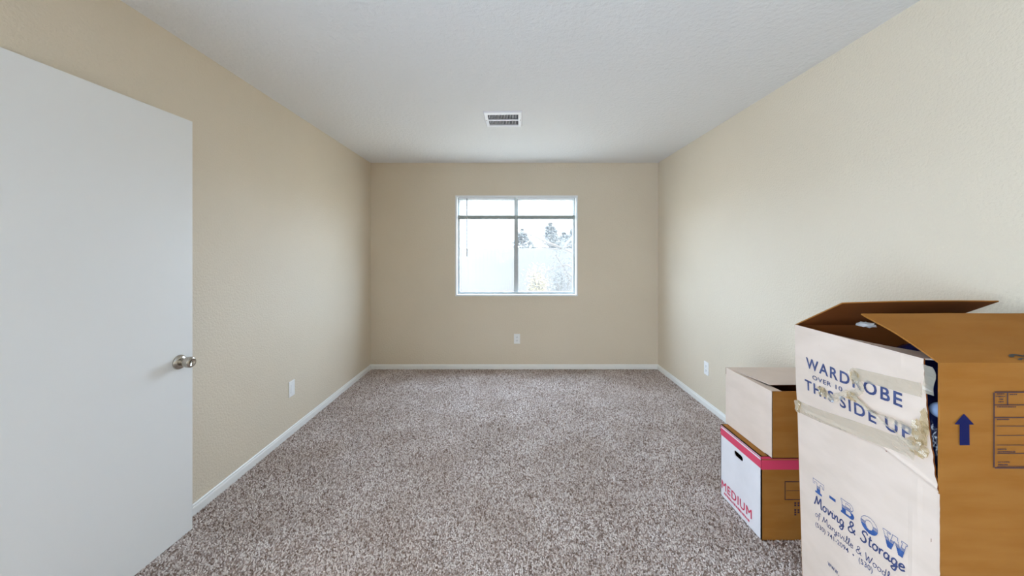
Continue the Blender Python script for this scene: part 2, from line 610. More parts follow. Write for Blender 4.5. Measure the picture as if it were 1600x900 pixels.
def mini_blind(x0, x1, label, wand):
    r = empty('mini_blind', ((x0 + x1) / 2, YB + .035, WZ1 - t_))
    tag(r, label, 'blind', 'raised mini blinds in the window')
    hw = (x1 - x0) / 2
    boxo('head_rail', (-hw + .014, hw - .014, -.013, .013, -.026, 0), frame_w_m, r, 0.002)
    key = round(hw, 3)
    bm = bmesh.new()
    P_ = [(-.0125, -.0012), (-.006, .0006), (0, .0012), (.006, .0006), (.0125, -.0012)]
    rows = [[bm.verts.new((sx * (hw - .016), a, b_)) for a, b_ in P_] for sx in (-1, 1)]
    for k in range(4):
        bm.faces.new((rows[0][k], rows[1][k], rows[1][k + 1], rows[0][k + 1]))
    me = bpy.data.meshes.new('slat')
    bm.to_mesh(me)
    bm.free()
    me.materials.append(slat_m)
    for k in range(16):
        s = link('slat', me, None, r)
        s.location = (0, 0, -.034 - .0113 * k)
        s.rotation_euler = (math.radians(22), 0, 0)
    boxo('bottom_rail', (-hw, hw, -.012, .012, -.258, -.214), rail_m, r, 0.003)
    for sx in (-.62, .62):
        bm = bmesh.new()
        tube(bm, [(sx * hw, -.014, -.02), (sx * hw, -.0145, -.218)], .0011, 5)
        bobj('lift_cord', bm, frame_w_m, r)
    if wand:
        bm = bmesh.new()
        xw = -.519 - (x0 + x1) / 2
        tube(bm, [(xw, -.020, -.012), (xw, -.022, -.12), (xw, -.022, -.70)], .0075, 6)
        bobj('tilt_wand', bm, wand_m, r)


mini_blind(fx0 + .004, XM - .004, 'raised white mini blind over the left window pane, with hanging wand', True)
mini_blind(XM + .004, fx1 - .004, 'raised white mini blind over the right window pane, without a wand', False)

# ------------------------------------------------------------------ door standing open along the left wall
DX, DY = -1.573, 1.8195                     # free edge, room face
ang = math.atan2(0.0495, 0.812)
door = empty('door_1', (DX, DY, 0), (0, 0, -ang))   # local -Y runs from the free edge to the hinges, local +X into the room
tag(door, 'plain white flush door standing open against the left wall', 'door', kind='structure')
DW = 0.813
boxo('door_leaf', (-.032, 0, -DW, 0, .004, 2.017), door_m, door, 0.0015)
knob = empty('door_knob', (0, -.068, .848))
knob.parent = door
tag(knob, 'satin nickel round door knob')
RX = Matrix.Rotation(math.pi / 2, 4, 'Y')
bm = bmesh.new()
lathe(bm, [(0, .0), (.0345, 0), (.0345, .003), (.032, .008), (.026, .012), (.018, .0145), (0, .0145)], 36, RX)
ros = bobj('rosette', bm, chrome_m, knob, True)
bm = bmesh.new()
lathe(bm, [(.0165, .012), (.0170, .018), (.0195, .024), (.0230, .033), (.0252, .043), (.0258, .053), (.0245, .0605), (.0215, .0645), (.0130, .0650), (.0120, .0625), (0, .0625)], 36, RX)
bobj('knob_grip', bm, chrome_m, knob, True)
boxo('lock_button', (.0625, .0665, -.005, .005, -.0018, .0018), chrome_m, knob)
boxo('latch_plate', (-.028, -.004, -.0005, .0012, .82, .877), chrome_m, door)
for hz in (.22, 1.02, 1.82):
    bm = bmesh.new()
    tube(bm, [(.004, -DW - .004, hz - .045), (.004, -DW - .004, hz + .045)], .006, 10)
    bobj('hinge', bm, chrome_m, door)
# doorway casing this door closes, beside the hinges
bm = bmesh.new()
box(bm, XL, XL + .016, .93, .985, 0, 2.09)
box(bm, XL, XL + .016, .11, .165, 0, 2.09)
box(bm, XL, XL + .016, .165, .93, 2.035, 2.09)
tag(bobj('trim_1', bm, trim_m), 'white casing of the doorway in the left wall', 'trim', kind='structure')


# ------------------------------------------------------------------ wall plates
def wall_plate(loc, rotz, label, kind):
    r = empty('outlet', loc, (0, 0, rotz))          # local -Y faces into the room
    tag(r, label, 'outlet')
    boxo('cover_plate', (-.036, .036, -.006, 0, -.058, .058), plastic_m, r, 0.0025)
    if kind == 'duplex':
        for dz in (-.0195, .0195):
            bm = bmesh.new()
            box(bm, -.0155, .0155, -.0085, -.004, dz - .0135, dz + .0135)
            bevel(bm, .003)
            rc = bobj('receptacle', bm, plastic_m, r)
            for sx in (-.006, .006):
                boxo('slot', (sx - .0012, sx + .0012, -.0089, -.0084, dz - .001, dz + .0075), slot_m, rc)
            bm = bmesh.new()
            lathe(bm, [(0, 0), (.0026, 0), (.0026, .0005), (0, .0005)], 10, Matrix.Translation((0, -.0084, dz - .007)) @ Matrix.Rotation(math.pi / 2, 4, 'X'))
            bobj('ground_hole', bm, slot_m, rc)
        zz = (0,)
    else:
        boxo('insert', (-.0165, .0165, -.0085, -.004, -.033, .033), plastic_m, r, 0.002)
        zz = (-.042, .042)
    for z in zz:
        bm = bmesh.new()
        lathe(bm, [(0, -.004), (.003, -.004), (.003, .0005), (.002, .0012), (0, .0012)], 12, Matrix.Translation((0, -.006, z)) @ Matrix.Rotation(math.pi / 2, 4, 'X'))
        bobj('screw', bm, plastic_m, r)


def yz_left(u): return F * XL / (u - 798)
def yz_right(u): return F * XR / (u - 798)


yl = yz_left(455.2)
wall_plate((XL, yl, EYE - (606.8 - 397) / F * yl), math.pi / 2, 'white plate low on the left wall between door and corner', 'rocker')
yr = yz_right(1104.3)
wall_plate((XR, yr, EYE - (575.5 - 397) / F * yr), -math.pi / 2, 'white duplex outlet low on the right wall near the stacked cartons', 'duplex')
wall_plate(((807.8 - 798) / F * YB, YB, EYE - (529.3 - 397) / F * YB), 0, 'white duplex outlet under the window', 'duplex')

# ------------------------------------------------------------------ ceiling register
v = empty('ceiling_vent', (-.058, 2.935, H), (0, 0, math.radians(-1.2)))
tag(v, 'white louvred square air register on the ceiling before the window', 'vent')
hw, hd = .150, .163
iw, idp = .118, .118
bm = bmesh.new()
o_t = [(-hw, -hd, 0), (hw, -hd, 0), (hw, hd, 0), (-hw, hd, 0)]
o_b = [(-hw + .008, -hd + .008, -.010), (hw - .008, -hd + .008, -.010), (hw - .008, hd - .008, -.010), (-hw + .008, hd - .008, -.010)]
i_b = [(-iw, -idp, -.012), (iw, -idp, -.012), (iw, idp, -.012), (-iw, idp, -.012)]
i_t = [(-iw, -idp, -.001), (iw, -idp, -.001), (iw, idp, -.001), (-iw, idp, -.001)]
R_ = [[bm.verts.new(p) for p in ring] for ring in (o_t, o_b, i_b, i_t)]
for A, B in zip(R_[:-1], R_[1:]):
    for k in range(4):
        bm.faces.new((A[k], A[(k + 1) % 4], B[(k + 1) % 4], B[k]))
bobj('frame', bm, vent_m, v)
boxo('duct_opening', (-iw, iw, -idp, idp, -.0015, 0), duct_m, v)
boxo('center_bar', (-iw, iw, -.008, .008, -.013, -.003), vent_m, v)
bm = bmesh.new()
box(bm, -.0008, .0008, 0, idp - .008, -.003, .005)
lou = bpy.data.meshes.new('louver')
bm.to_mesh(lou)
bm.free()
lou.materials.append(vent_m)
for row in (0, 1):
    for k in range(19):
        s = link('louver', lou, None, v)
        s.location = (-iw + .0115 + k * (2 * iw - .023) / 18, .008 if row else -idp, -.0075)
        s.rotation_euler = (0, math.radians(6), 0)
for sx in (-1, 1):
    bm = bmesh.new()
    lathe(bm, [(0, .002), (.005, .002), (.005, -.0005), (.003, -.002), (0, -.002)], 12, Matrix.Translation((sx * .134, 0, -.0108)))
    bobj('screw', bm, chrome_m, v)

# ------------------------------------------------------------------ lettering helpers
DG = None


def text_mesh(txt, bold=0.0, spacing=1.0):
    """flat 2-D triangles of a line of text; returns verts, faces scaled to cap height 1 and starting at x = 0"""
    cu = bpy.data.curves.new('t', 'FONT')
    cu.body = txt
    cu.offset = bold
    cu.space_character = spacing
    cu.resolution_u = 3
    o = bpy.data.objects.new('t', cu)
    C.objects.link(o)
    dg = bpy.context.evaluated_depsgraph_get()
    me = bpy.data.meshes.new_from_object(o.evaluated_get(dg))
    vs = [(p.co.x, p.co.y) for p in me.vertices]
    fs = [tuple(p.vertices) for p in me.polygons]
    bpy.data.objects.remove(o)
    bpy.data.curves.remove(cu)
    bpy.data.meshes.remove(me)
    x0 = min(p[0] for p in vs)
    caps = 0.729
    return [((x - x0) / caps, y / caps) for x, y in vs], fs


STROKES = {
    'M': (1.1, [[(0, 0), (.15, .5), (.25, 1), (.4, .45), (.5, .3), (.65, .7), (.8, 1), (.85, .5), (.95, 0), (1.05, .05)]]),
    'o': (.58, [[(.42, .45), (.22, .52), (.05, .3), (.12, .05), (.32, .02), (.47, .25), (.42, .45), (.52, .46)]]),
    'v': (.54, [[(0, .48), (.1, .45), (.2, .0), (.35, .3), (.42, .5), (.52, .46)]]),
    'i': (.34, [[(.0, .3), (.12, .5), (.1, .1), (.18, .0), (.32, .12)], [(.13, .70), (.16, .75)]]),
    'n': (.60, [[(.03, .5), (.08, .0)], [(.08, .22), (.25, .5), (.36, .42), (.38, .1), (.46, 0), (.58, .1)]]),
    'g': (.60, [[(.42, .42), (.25, .52), (.07, .35), (.1, .06), (.28, .02), (.42, .2), (.44, .48)], [(.44, .48), (.44, -.2), (.3, -.42), (.1, -.35), (.15, -.2), (.56, .08)]]),
    '&': (.90, [[(.75, .0), (.2, .6), (.18, .9), (.35, 1.), (.48, .85), (.35, .6), (.05, .3), (.08, .05), (.3, -.02), (.55, .15), (.7, .45)]]),
    'S': (.72, [[(.62, .82), (.45, 1), (.2, .92), (.15, .7), (.4, .5), (.52, .25), (.4, .02), (.15, .0), (0, .15)]]),
    't': (.38, [[(.15, .9), (.12, .3), (.15, .03), (.34, .08)], [(0, .6), (.32, .62)]]),
    'r': (.42, [[(.05, .5), (.1, 0)], [(.08, .22), (.2, .48), (.38, .46)]]),
    'a': (.62, [[(.4, .42), (.22, .52), (.05, .3), (.1, .04), (.28, .04), (.42, .25), (.43, .5)], [(.43, .5), (.42, .1), (.52, .02), (.62, .1)]]),
    'e': (.54, [[(.05, .25), (.3, .3), (.42, .42), (.25, .53), (.06, .35), (.08, .08), (.25, 0), (.5, .15)]]),
    'f': (.42, [[(.42, .88), (.3, 1.0), (.18, .8), (.15, .0), (.12, -.3)], [(0, .5), (.36, .52)]]),
    'y': (.54, [[(0, .5), (.08, .15), (.2, .05), (.36, .25), (.4, .5)], [(.4, .5), (.38, -.2), (.22, -.42), (.08, -.3), (.5, .08)]]),
    's': (.42, [[(.32, .45), (.2, .52), (.08, .4), (.25, .25), (.3, .1), (.15, 0), (0, .08)]]),
    'l': (.36, [[(.03, .15), (.25, .7), (.22, 1.), (.12, .9), (.12, .15), (.2, .0), (.34, .12)]]),
    'W': (1.0, [[(0, 1), (.12, .4), (.2, 0), (.35, .5), (.45, .75), (.52, .4), (.6, 0), (.8, .6), (.9, 1)]]),
    'd': (.62, [[(.4, .42), (.22, .52), (.05, .3), (.1, .04), (.28, .04), (.42, .25), (.45, 1.)], [(.45, 1.0), (.43, .1), (.52, .02), (.62, .1)]]),
}


def smooth_path(pts, k=4):
    out = []
    P_ = [pts[0]] + list(pts) + [pts[-1]]
    for i in range(1, len(P_) - 2):
        p0, p1, p2, p3 = P_[i - 1:i + 3]
        for j in range(k):
            t = j / k
            out.append(tuple(0.5 * ((2 * p1[d]) + (-p0[d] + p2[d]) * t + (2 * p0[d] - 5 * p1[d] + 4 * p2[d] - p3[d]) * t * t
                                    + (-p0[d] + 3 * p1[d] - 3 * p2[d] + p3[d]) * t ** 3) for d in (0, 1)))
    out.append(tuple(pts[-1]))
    return out


def ribbon2d(pts, w, vs, fs):
    n_ = len(pts)
    base = len(vs)
    for i, p in enumerate(pts):
        a, b_ = pts[max(i - 1, 0)], pts[min(i + 1, n_ - 1)]
        dx, dy = b_[0] - a[0], b_[1] - a[1]
        L_ = math.hypot(dx, dy) or 1
        nx, ny = -dy / L_, dx / L_
        vs.append((p[0] + nx * w / 2, p[1] + ny * w / 2))
        vs.append((p[0] - nx * w / 2, p[1] - ny * w / 2))
    for i in range(n_ - 1):
        k = base + 2 * i
        fs.append((k, k + 1, k + 3, k + 2))


def script_mesh(txt, w=0.1):
    vs, fs = [], []
    x = 0
    for ch in txt:
        if ch == ' ':
            x += .38
            continue
        adv, st = STROKES[ch]
        for s in st:
            ribbon2d(smooth_path([(x + a + b_ * .12, b_) for a, b_ in s]), w * (1.15 if ch.isupper() else 1), vs, fs)
        x += adv
    x0 = min(p[0] for p in vs)
    return [(a - x0, b_) for a, b_ in vs], fs


def logo_mesh():
    """T-BOW in wide slab letters: outlined, with the lower part filled in blue"""
    def inb(x, y, a, b_, c_, d): return a <= x <= b_ and c_ <= y <= d

    def ell(x, y, cx, cy, rx, ry): return ((x - cx) / rx) ** 2 + ((y - cy) / ry) ** 2 <= 1

    def T(x, y): return inb(x, y, 0, 1.2, .78, 1) or inb(x, y, .42, .78, 0, 1) or inb(x, y, .25, .95, 0, .16) or inb(x, y, 0, .18, .6, 1) or inb(x, y, 1.02, 1.2, .6, 1)

    def D(x, y): return inb(x, y, 0, .6, .36, .56)

    def B(x, y):
        if inb(x, y, 0, .2, 0, .15) or inb(x, y, 0, .2, .85, 1): return True
        o1 = inb(x, y, .1, .8, 0, 1) or ell(x, y, .8, .25, .36, .26) or ell(x, y, .76, .75, .34, .26)
        h1 = inb(x, y, .45, .72, .62, .84) or ell(x, y, .72, .73, .12, .11)
        h2 = inb(x, y, .45, .76, .15, .42) or ell(x, y, .76, .285, .13, .13)
        return o1 and not h1 and not h2

    def O(x, y): return ell(x, y, .65, .5, .65, .52) and not ell(x, y, .65, .5, .28, .28)

    def Wl(x, y):
        if inb(x, y, 0, .5, .86, 1) or inb(x, y, .62, 1.0, .86, 1) or inb(x, y, 1.2, 1.6, .86, 1): return True
        for (xa, xb) in ((.12, .42), (.80, .42), (.80, 1.14), (1.42, 1.14)):
            cx = xb + (xa - xb) * y
            if abs(x - cx) < .13 and 0 <= y <= 1: return True
        return False
    letters = [(T, 1.2, 0.0), (D, .6, 1.75), (B, 1.2, 2.85), (O, 1.3, 4.55), (Wl, 1.6, 6.2)]
    s = 0.03
    res = []
    for fn, w, off in letters:
        vs, fs = [], []
        nx, ny = int(w / s) + 3, int(1.06 / s) + 2
        M_ = np.array([[fn((i - 1) * s + s / 2, (j - 1) * s + s / 2) for i in range(nx + 1)] for j in range(ny + 1)])
        pad = np.pad(M_, 1)
        er = pad[1:-1, 1:-1] & pad[:-2, 1:-1] & pad[2:, 1:-1] & pad[1:-1, :-2] & pad[1:-1, 2:]
        for j in range(ny + 1):
            yb = (j - 1) * s
            row = M_[j] & ~er[j]
            if yb < .38 or (yb < .62 and j % 2 == 0) or (fn is D):
                row = M_[j]
            i = 0
            while i <= nx:
                if row[i]:
                    k = i
                    while k <= nx and row[k]:
                        k += 1
                    a, b_ = off + (i - 1) * s, off + (k - 1) * s
                    q = len(vs)
                    vs += [(a, yb), (b_, yb), (b_, yb + s), (a, yb + s)]
                    fs.append((q, q + 1, q + 2, q + 3))
                    i = k
                else:
                    i += 1
        res.append((vs, fs))
    return res


def put_print(name, vf, mapf, m, parent, label=None):
    vs, fs = vf
    me = bpy.data.meshes.new(name)
    me.from_pydata([mapf(*p) for p in vs], [], fs)
    me.update()
    o = link(name, me, m, parent)
    if label:
        o['label'] = label
    return o


# ------------------------------------------------------------------ tall wardrobe carton
BH = 1.082
wb = empty('wardrobe_box', (0, 0, 0))
tag(wb, 'tall open wardrobe moving carton with torn taped corner and blue lettering', 'box')


def crease(y):
    return float(np.interp(y, (.947, 1.11, 1.20, 1.4636), (.757, .790, .776, .748)))


def side_x(y, z):
    t = (y - .947) / (1.4636 - .947)
    s = z / BH
    b_ = 1.102 + .061 * t
    tp = 1.104 + .026 * t
    x = b_ + (tp - b_) * s
    zc = crease(y)
    tt = min(max(t, 0), 1)
    if z > zc:
        k = (z - zc) / (BH - zc)
        x -= .007 * math.sin(math.pi * k) * (.35 + .65 * math.sin(math.pi * tt))
        x -= .0012 * noise.noise(Vector((y * 9, z * 9, 3)))
    else:
        x -= .004 * math.sin(math.pi * z / zc) * math.sin(math.pi * tt)
    x -= .0042 * math.exp(-((z - zc) / .006) ** 2)
    if z < zc:
        x -= .0022 * math.exp(-((y - 1.004 + .006 * math.sin(z * 9)) / .008) ** 2) * min(1, (zc - z) / .05)
    else:
        x -= .0016 * math.exp(-((y - 1.048) / .005) ** 2) * min(1, max(0, (z - .985) / .02))
    return x


def side_ymin(z):
    if z < .757:
        return .949
    k = (z - .757) / (BH - .757)
    return .949 + .037 * k ** .75 + .0035 * noise.noise(Vector((z * 40, 1, 7)))


# left side panel with real creases and a torn edge
bm = bmesh.new()
NY, NZ = 40, 240
outer, inner = [], []
for j in range(NZ + 1):
    z = BH * j / NZ
    ro, ri = [], []
    for i in range(NY + 1):
        a = i / NY
        y = side_ymin(z) * (1 - a) + 1.4636 * a
        x = side_x(y, z)
        ro.append(bm.verts.new((x, y, z)))
        ri.append(bm.verts.new((x + .004, y, z)))
    outer.append(ro)
    inner.append(ri)
for j in range(NZ):
    for i in range(NY):
        bm.faces.new((outer[j][i], outer[j + 1][i], outer[j + 1][i + 1], outer[j][i + 1]))
        f = bm.faces.new((inner[j][i], inner[j][i + 1], inner[j + 1][i + 1], inner[j + 1][i]))
        f.material_index = 1
for j in range(NZ):
    for i in (0, NY):
        f = bm.faces.new((outer[j][i], inner[j][i], inner[j + 1][i], outer[j + 1][i]))
        f.material_index = 1
for i in range(NY):
    for j in (0, NZ):
        f = bm.faces.new((outer[j][i], outer[j][i + 1], inner[j][i + 1], inner[j][i]))
        f.material_index = 1
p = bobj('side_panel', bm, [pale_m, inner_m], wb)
p['label'] = 'creased side panel printed in blue, window light in its colour'

BW = 0.565
FYB = .947
XF = 1.104
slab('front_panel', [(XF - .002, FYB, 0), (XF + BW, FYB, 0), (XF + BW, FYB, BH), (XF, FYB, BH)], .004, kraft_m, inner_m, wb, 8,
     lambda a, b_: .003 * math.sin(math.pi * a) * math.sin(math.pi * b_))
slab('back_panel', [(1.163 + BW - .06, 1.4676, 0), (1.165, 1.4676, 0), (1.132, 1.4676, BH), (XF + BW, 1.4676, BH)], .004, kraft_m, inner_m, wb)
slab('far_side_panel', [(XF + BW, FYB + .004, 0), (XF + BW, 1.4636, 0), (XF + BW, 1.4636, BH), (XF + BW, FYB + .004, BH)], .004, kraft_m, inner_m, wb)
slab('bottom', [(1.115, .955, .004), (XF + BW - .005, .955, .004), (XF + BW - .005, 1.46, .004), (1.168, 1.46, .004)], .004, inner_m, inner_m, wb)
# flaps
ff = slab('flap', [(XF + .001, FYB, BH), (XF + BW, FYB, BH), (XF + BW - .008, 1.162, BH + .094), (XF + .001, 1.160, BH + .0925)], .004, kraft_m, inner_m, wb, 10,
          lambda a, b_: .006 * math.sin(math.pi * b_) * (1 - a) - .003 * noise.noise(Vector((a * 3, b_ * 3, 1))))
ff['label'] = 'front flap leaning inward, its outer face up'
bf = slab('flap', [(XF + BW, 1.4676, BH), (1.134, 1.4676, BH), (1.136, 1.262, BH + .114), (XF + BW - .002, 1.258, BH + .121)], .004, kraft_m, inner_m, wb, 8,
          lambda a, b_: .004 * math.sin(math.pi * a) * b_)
bf['label'] = 'rear flap leaning inward, inner face showing, coloured dark for shade'
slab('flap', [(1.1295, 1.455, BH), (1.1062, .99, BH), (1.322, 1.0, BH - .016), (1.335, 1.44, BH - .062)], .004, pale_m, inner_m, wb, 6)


def sidemap(y0, z0, y1, z1, width, h, off=.0009):
    """text (x, y; cap height 1) along the side panel, from (y0, z0) to (y1, z1), text width in units"""
    def f(x, y_):
        a = x / width
        y = y0 + (y1 - y0) * a
        z = z0 + (z1 - z0) * a + y_ * h
        return (side_x(y, z) - off, y, z)
    return f


def tw(vf): return max(p[0] for p in vf[0])


for txt, a, h, sp, bold in (('WARDROBE', (1.404, .931, 1.037, .930), .040, 1.22, .022),
                            ('OVER 10', (1.372, .896, 1.236, .899), .0165, 1.1, .012),
                            ('THIS', (1.413, .846, 1.274, .846), .0385, 1.22, .022),
                            ('SIDE', (1.250, .846, 1.117, .846), .0385, 1.22, .022),
                            ('UP', (1.089, .846, 1.012, .846), .0385, 1.22, .022)):
    vf = text_mesh(txt, bold, sp)
    put_print('lettering', vf, sidemap(*a, tw(vf), h), ink_m, wb, 'blue block letters reading ' + txt)
for vf in logo_mesh():
    put_print('lettering', vf, sidemap(1.386, .473, 1.026, .503, 7.8, .048), logo_m, wb, 'wide outlined slab letter filled in blue')
vf = script_mesh('Moving & Storage', .13)
put_print('lettering', vf, sidemap(1.384, .424, 1.033, .466, tw(vf), .036), ink_m, wb, 'flowing blue script reading Moving & Storage')
vf = script_mesh('of Marysville & Woodland', .085)
put_print('lettering', vf, sidemap(1.378, .382, 1.030, .409, tw(vf), .024), ink_m, wb, 'thin blue script line')
vf = text_mesh('(530) 741-2094  \u2022  (530)', .004, 1.05)
put_print('lettering', vf, sidemap(1.378, .345, 1.135, .378, tw(vf), .0175), ink_m, wb, 'small telephone number')
vf = text_mesh('www.', .004, 1.1)
put_print('lettering', vf, sidemap(1.320, .2475, 1.268, .252, tw(vf), .021), ink_m, wb, 'small web address')

# printing on the front panel
PXM = F / FYB


def fp(u, v, off=.0034):
    return (( u - 798) / PXM, FYB - off, EYE - (v - 397) / PXM)


def flat_poly(name, polys, mapf, m, parent, label=None):
    vs, fs = [], []
    for poly in polys:
        k = len(vs)
        vs += poly
        fs.append(tuple(range(k, k + len(poly))))
    return put_print(name, (vs, fs), mapf, m, parent, label)


def rect(a, b_, c_, d): return [(a, d), (b_, d), (b_, c_), (a, c_)]


flat_poly('printed_arrow', [[(1497, 694.5), (1512.5, 694.5), (1512, 662.5), (1519.5, 662.5), (1503.5, 645.5), (1489, 662), (1497, 662.5)]], fp, navy_m, wb, 'solid navy arrow pointing up')
TX0, TX1, TY0, TY1 = 1549.5, 1705, 611, 731
polys = [rect(TX0 + 2, TX1 - 2, TY0, TY0 + 2), rect(TX0 + 2, TX1 - 2, TY1 - 2, TY1),
         rect(TX0, TX0 + 2, TY0 + 2, TY1 - 2), rect(TX1 - 2, TX1, TY0 + 2, TY1 - 2),
         rect(TX0 + 2, TX1 - 2, 631.3, 632.6), rect(TX0 + 2, TX1 - 2, 651, 652.3), rect(1570.8, 1572.6, TY0 + 2, 631.3)]
polys += [rect(TX0 + 5, TX1 - 5, y, y + .9) for y in (664.5, 679, 694)] + [rect(TX0 + 6, TX1 - 5, 707, 707.9), rect(TX0 + 6, TX1 - 5, 727.2, 728)]
flat_poly('printed_form', polys, fp, dark_ink_m, wb, 'ruled form printed in dark ink')
# the form's tiny captions are too small to read in the photograph: short broken strokes
rng = random.Random(3)
polys = []
for (a, b_, y) in ((1555, 1566, 614.8), (1553, 1568, 618.8), (1559, 1564, 623), (1557, 1564, 627), (1575, 1585, 615.6), (1555, 1584, 635), (1555, 1574, 654.5),
                   (1556, 1570, 701), (1556, 1582, 705), (1557, 1575, 721), (1557, 1572, 725)):
    x = a
    while x < b_:
        w = rng.uniform(.9, 2.0)
        hh = rng.uniform(1.3, 1.9)
        polys.append(rect(x, x + w, y - hh / 2, y + hh / 2))
        x += w + rng.uniform(.25, .6)
flat_poly('printed_captions', polys, fp, dark_ink_m, wb, 'tiny illegible form captions')['kind'] = 'stuff'


# marker scribble on the front flap, at the right rim of the view
def flapmap(u, v):
    # (u, v): fractions along the flap, 0..1 across and 0..1 up from the fold
    a = Vector((XF + .001, FYB, BH)).lerp(Vector((XF + BW, FYB, BH)), u)
    b_ = Vector((XF + .001, 1.160, BH + .0925)).lerp(Vector((XF + BW - .008, 1.162, BH + .094)), u)
    p = a.lerp(b_, v)
    nrm = Vector((0, -.4, .91))
    return tuple(p + nrm * (.006 * math.sin(math.pi * v) * (1 - u) + .0035))


vs, fs = [], []
ribbon2d(smooth_path([(.364, .075), (.375, .105), (.40, .115), (.43, .09), (.46, .12), (.50, .10)]), .022, vs, fs)
ribbon2d(smooth_path([(.375, .03), (.40, .055), (.44, .04), (.48, .06)]), .016, vs, fs)
put_print('marker_scribble', (vs, fs), flapmap, marker_m, wb, 'black marker strokes')


# tape on the side panel
def tape_strip(name, pts, width, amp, seed, twist=0.0, lift=.0016, label=None):
    """pts: (y, z) path on the side panel; crumpled film lying on it"""
    L = smooth_path(pts, 10)
    bm = bmesh.new()
    rows = []
    K = 7
    for i, p_ in enumerate(L):
        a, b_ = L[max(i - 1, 0)], L[min(i + 1, len(L) - 1)]
        dy, dz = b_[0] - a[0], b_[1] - a[1]
        q = math.hypot(dy, dz) or 1
        ny, nz = -dz / q, dy / q
        row = []
        ww = width(i / (len(L) - 1)) if callable(width) else width
        for k in range(K):
            c_ = (k / (K - 1) - .5)
            ph = twist * i / (len(L) - 1)
            y = p_[0] + ny * ww * c_ * math.cos(ph)
            z = p_[1] + nz * ww * c_ * math.cos(ph)
            am = amp(i / (len(L) - 1)) if callable(amp) else amp
            o_ = lift + am * (1 + noise.noise(Vector((y * 70 + seed, z * 70, seed)))) + abs(ww * c_ * math.sin(ph)) * .5
            y += am * .8 * noise.noise(Vector((y * 90, z * 60 + seed, 5)))
            z += am * .8 * noise.noise(Vector((y * 60 + 9, z * 90 + seed, 1)))
            row.append(bm.verts.new((side_x(max(y, .949), z) - o_, y, z)))
        rows.append(row)
    for A, B in zip(rows[:-1], rows[1:]):
        for k in range(K - 1):
            bm.faces.new((A[k], A[k + 1], B[k + 1], B[k]))
    o = bobj(name, bm, tape_m, wb)
    if label:
        o['label'] = label
    return o


def wad(y, z, ry, rz, depth, seed):
    """a crumpled scrap of film: a sharply folded sheet standing off the panel"""
    bm = bmesh.new()
    N = 7
    g = []
    for j in range(N):
        row = []
        for i in range(N):
            a, b_ = i / (N - 1) * 2 - 1, j / (N - 1) * 2 - 1
            k = 1 / max(1, math.hypot(a, b_)) * (1 + .35 * noise.noise(Vector((a * 2 + seed, b_ * 2, 1))))
            yy = y + ry * 1.25 * a * k + ry * .35 * noise.noise(Vector((a * 4, b_ * 4 + seed, 2)))
            zz = z + rz * 1.25 * b_ * k + rz * .35 * noise.noise(Vector((a * 4 + seed, b_ * 4, 8)))
            fold = abs(noise.noise(Vector((a * 2.3 + seed, b_ * 2.3, seed)))) * 2.4 + .5 * abs(noise.noise(Vector((a * 6, b_ * 6, seed))))
            yc = max(yy, .949)
            row.append(bm.verts.new((side_x(yc, zz) - .001 - depth * fold, yy, zz)))
        g.append(row)
    for j in range(N - 1):
        for i in range(N - 1):
            q4 = (g[j][i], g[j][i + 1], g[j + 1][i + 1], g[j + 1][i])
            bm.faces.new((q4[0], q4[1], q4[2]))
            bm.faces.new((q4[0], q4[2], q4[3]))
    return bobj('tape_wad', bm, amber_m, wb)


tape_strip('tape_strip', [(1.192, .976), (1.10, .985), (.985, .997)], .037, lambda t: .0008 + .007 * max(0, abs(t - .5) * 2 - .75), 2, label='smooth piece of clear tape over the lettering')
tape_strip('tape_strip', [(1.462, .760), (1.35, .771), (1.2, .796), (1.0, .827)], .046, lambda t: .0006 + .008 * max(0, t - .82) / .18 + .006 * max(0, .06 - t) / .06, 5, label='long band of clear tape across the panel')
tape_strip('tape_strip', [(1.33, .872), (1.28, .862), (1.235, .885), (1.19, .910), (1.13, .885), (1.06, .888), (.985, .880)], lambda t: .020 + .030 * t, .004, 11, twist=2.2, label='twisted strip of tape torn loose')
tape_strip('tape_strip', [(1.20, .905), (1.16, .935), (1.185, .968), (1.20, .985)], .022, .005, 17)
tape_strip('tape_strip', [(1.19, .905), (1.10, .872), (1.03, .848), (.985, .840)], lambda t: .012 + .012 * t, .005, 21, twist=3.0)
wad(1.318, .868, .016, .014, .007, 1.3)
wad(1.185, .965, .012, .018, .007, 4.1)
wad(1.195, .900, .016, .012, .008, 7.7)
wad(1.455, .762, .014, .020, .006, 2.9)
wad(.985, .885, .016, .028, .010, 5.5)
wad(.990, .842, .022, .020, .011, 9.2)
wad(.975, .915, .008, .030, .007, 8.8)
# a torn flake of tape hanging into the open corner
bm = bmesh.new()
prev = None
for k in range(9):
    t = k / 8
    a = bm.verts.new((1.101 + .004 * math.sin(t * 5), .984 - .003 * t, 1.068 - .075 * t))
    b_ = bm.verts.new((1.110 + .004 * math.sin(t * 7), .968 - .006 * math.sin(t * 3.1), 1.064 - .075 * t))
    if prev:
        bm.faces.new((prev[0], prev[1], b_, a))
    prev = (a, b_)
bobj('tape_strip', bm, tape_m, wb)


# scuffs: a nick in the printed face and a tear by the corner
for (y, z, dy, dz) in ((1.0886, .779, .006, .0035), (.966, .610, .0016, .011), (1.338, 1.03, .002, .001)):
    flat_poly('nick', [[(y + dy / 2, z - dz / 2), (y - dy / 2, z - dz / 4), (y - dy / 2, z + dz / 2), (y + dy / 3, z + dz / 2)]],
              lambda a, b_: (side_x(a, b_) - .0009, a, b_), inner_m, wb)
